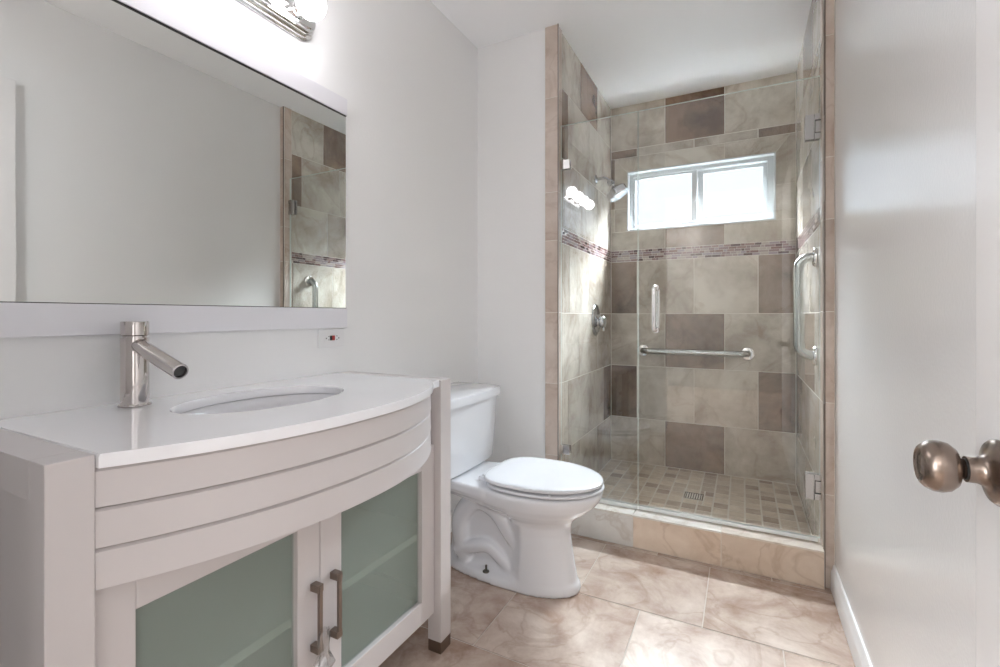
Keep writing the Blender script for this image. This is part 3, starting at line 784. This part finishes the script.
for s in (-1, 1):
    y_ = GY + s*.052
    P = [(hx, GY+s*.005, .965), (hx, GY+s*.036, .965)] + [(hx, GY+s*(.036+.016*math.sin(a)), .981-.016*math.cos(a)) for a in (PI/6, PI/3, PI/2)]
    P += [(hx, GY+s*(.036+.016*math.cos(a)), 1.139+.016*math.sin(a)) for a in (0, PI/6, PI/3)] + [(hx, GY+s*.036, 1.155), (hx, GY+s*.005, 1.155)]
    tube(bm, P, .0095, 20)
    for z in (.965, 1.155): lathe(bm, [(.014, 0), (.014, .003)], (hx, GY+s*.005, z), (0, s, 0), 24)
obj('handle', bm, M['chrome'], sd, angle=50)

# ------------------------------------------------------------ grab bars
def grab(name, label, A, B, n_out, r, stand):
    A, B, n_out = Vector(A), Vector(B), Vector(n_out); t_ = thing(name, label, 'grab bar', A)
    dv = (B-A).normalized(); R2 = .045; P = [A, A+n_out*(stand-R2)]
    for a in (PI/8, PI/4, 3*PI/8, PI/2): P.append(A+n_out*(stand-R2+R2*math.sin(a)) + dv*(R2-R2*math.cos(a)))
    for a in (0, PI/8, PI/4, 3*PI/8, PI/2): P.append(B+n_out*(stand-R2+R2*math.cos(a)) - dv*(R2-R2*math.sin(a)))
    P.append(B)
    b = bmesh.new(); tube(b, P, r, 28); obj('bar', b, M['steel'], t_, angle=60)
    for q in (A, B):
        b = bmesh.new(); lathe(b, [(.040, 0), (.040, .005), (.036, .010), (.024, .012)], q, n_out, 40); obj('flange', b, M['chrome'], t_, angle=40)
grab('grab_bar', 'horizontal stainless grab bar on the far shower wall', (-.585, FW-.0005, .800), (.025, FW-.0005, .800), (0, -1, 0), .0195, .062)
grab('grab_bar', 'vertical stainless grab bar on the right shower wall', (SR-.0005, 2.36, 1.275), (SR-.0005, 2.36, .862), (-1, 0, 0), .0195, .062)

# ------------------------------------------------------------ shower valve and head
vy, vz = 2.82, 1.003
va = thing('shower_valve', 'chrome round shower valve with lever knob on left shower wall', 'shower valve', (SL, vy, vz))
bm = bmesh.new(); lathe(bm, [(.082, 0), (.082, .003), (.078, .008), (.060, .013), (.035, .016)], (SL+.0003, vy, vz), (1, 0, 0), 48)
for v_ in bm.verts: v_.co.z = vz + (v_.co.z-vz)*1.18
obj('escutcheon', bm, M['chrome_dark'], va, angle=40)
bm = bmesh.new(); lathe(bm, [(.024, .012), (.020, .020), (.020, .024), (.030, .028), (.036, .036), (.036, .052), (.030, .060), (0, .062)], (SL, vy, vz-.012), (1, 0, 0), 40)
k_ = obj('knob', bm, M['chrome_dark'], va, angle=40)
bm = bmesh.new(); tube(bm, [(SL+.048, vy, vz-.02), (SL+.054, vy-.01, vz-.065)], [.009, .006], 14); obj('lever', bm, M['chrome_dark'], va, angle=40)
hy_ = 2.83
sh = thing('shower_head', 'chrome shower head on a short bent arm high on left shower wall', 'shower head', (SL, hy_, 1.86))
bm = bmesh.new(); lathe(bm, [(.026, 0), (.025, .004), (.014, .009)], (SL+.0003, hy_, 1.862), (1, 0, 0), 30); obj('flange', bm, M['chrome_dark'], sh, angle=40)
bm = bmesh.new(); tube(bm, catmull([(SL+.004, hy_, 1.862), (SL+.045, hy_, 1.864), (SL+.075, hy_, 1.850), (SL+.098, hy_, 1.822)], 6), .0095, 18); obj('shower_arm', bm, M['chrome_dark'], sh, angle=60)
ax = Vector((.52, .05, -.85)).normalized()
p0 = Vector((SL+.090, hy_, 1.832))
bm = bmesh.new(); lathe(bm, [(.014, -.014), (.020, -.007), (.023, .004), (.019, .015), (.013, .020), (.015, .032), (.024, .040), (.060, .056), (.066, .062), (.066, .094), (.061, .100), (0, .100)], p0, ax, 44)
obj('spray_head', bm, M['chrome_dark'], sh, angle=35)
bm = bmesh.new(); lathe(bm, [(.053, .0), (.053, .0012), (0, .0012)], p0+ax*.0998, ax, 40); obj('spray_face', bm, M['steel'], sh)
bm = bmesh.new(); lathe(bm, [(.006, 0), (.008, .004), (.008, .016), (0, .018)], p0+ax*.004+Vector((0, -.015, 0)), (.55, -.6, .55), 16); obj('diverter_knob', bm, M['chrome_dark'], sh)

# floor drain of the shower
dn = thing('floor_drain', 'small square metal drain grate in the shower floor', 'drain', (DX, DY, SZ-.004))
bm = bmesh.new(); e = .048
for a in ((-e, e, -e, -e+.006), (-e, e, e-.006, e), (-e, -e+.006, -e+.006, e-.006), (e-.006, e, -e+.006, e-.006)):
    box(bm, DX+a[0], DX+a[1], DY+a[2], DY+a[3], SZ-.004, SZ+.0005)
obj('drain_frame', bm, M['steel'], dn, smooth=False)
bm = bmesh.new()
for i in range(7):
    xx = -e+.006+(2*e-.012)*(i+.5)/7-.0035; box(bm, DX+xx, DX+xx+.005, DY-e+.006, DY+e-.006, SZ-.004, SZ-.0005)
obj('drain_grate', bm, M['dark'], dn, smooth=False)
obj('drain_well', mbox(DX-e+.005, DX+e-.005, DY-e+.005, DY+e-.005, SZ-.0042, SZ-.0036), M['dark'], dn, smooth=False)
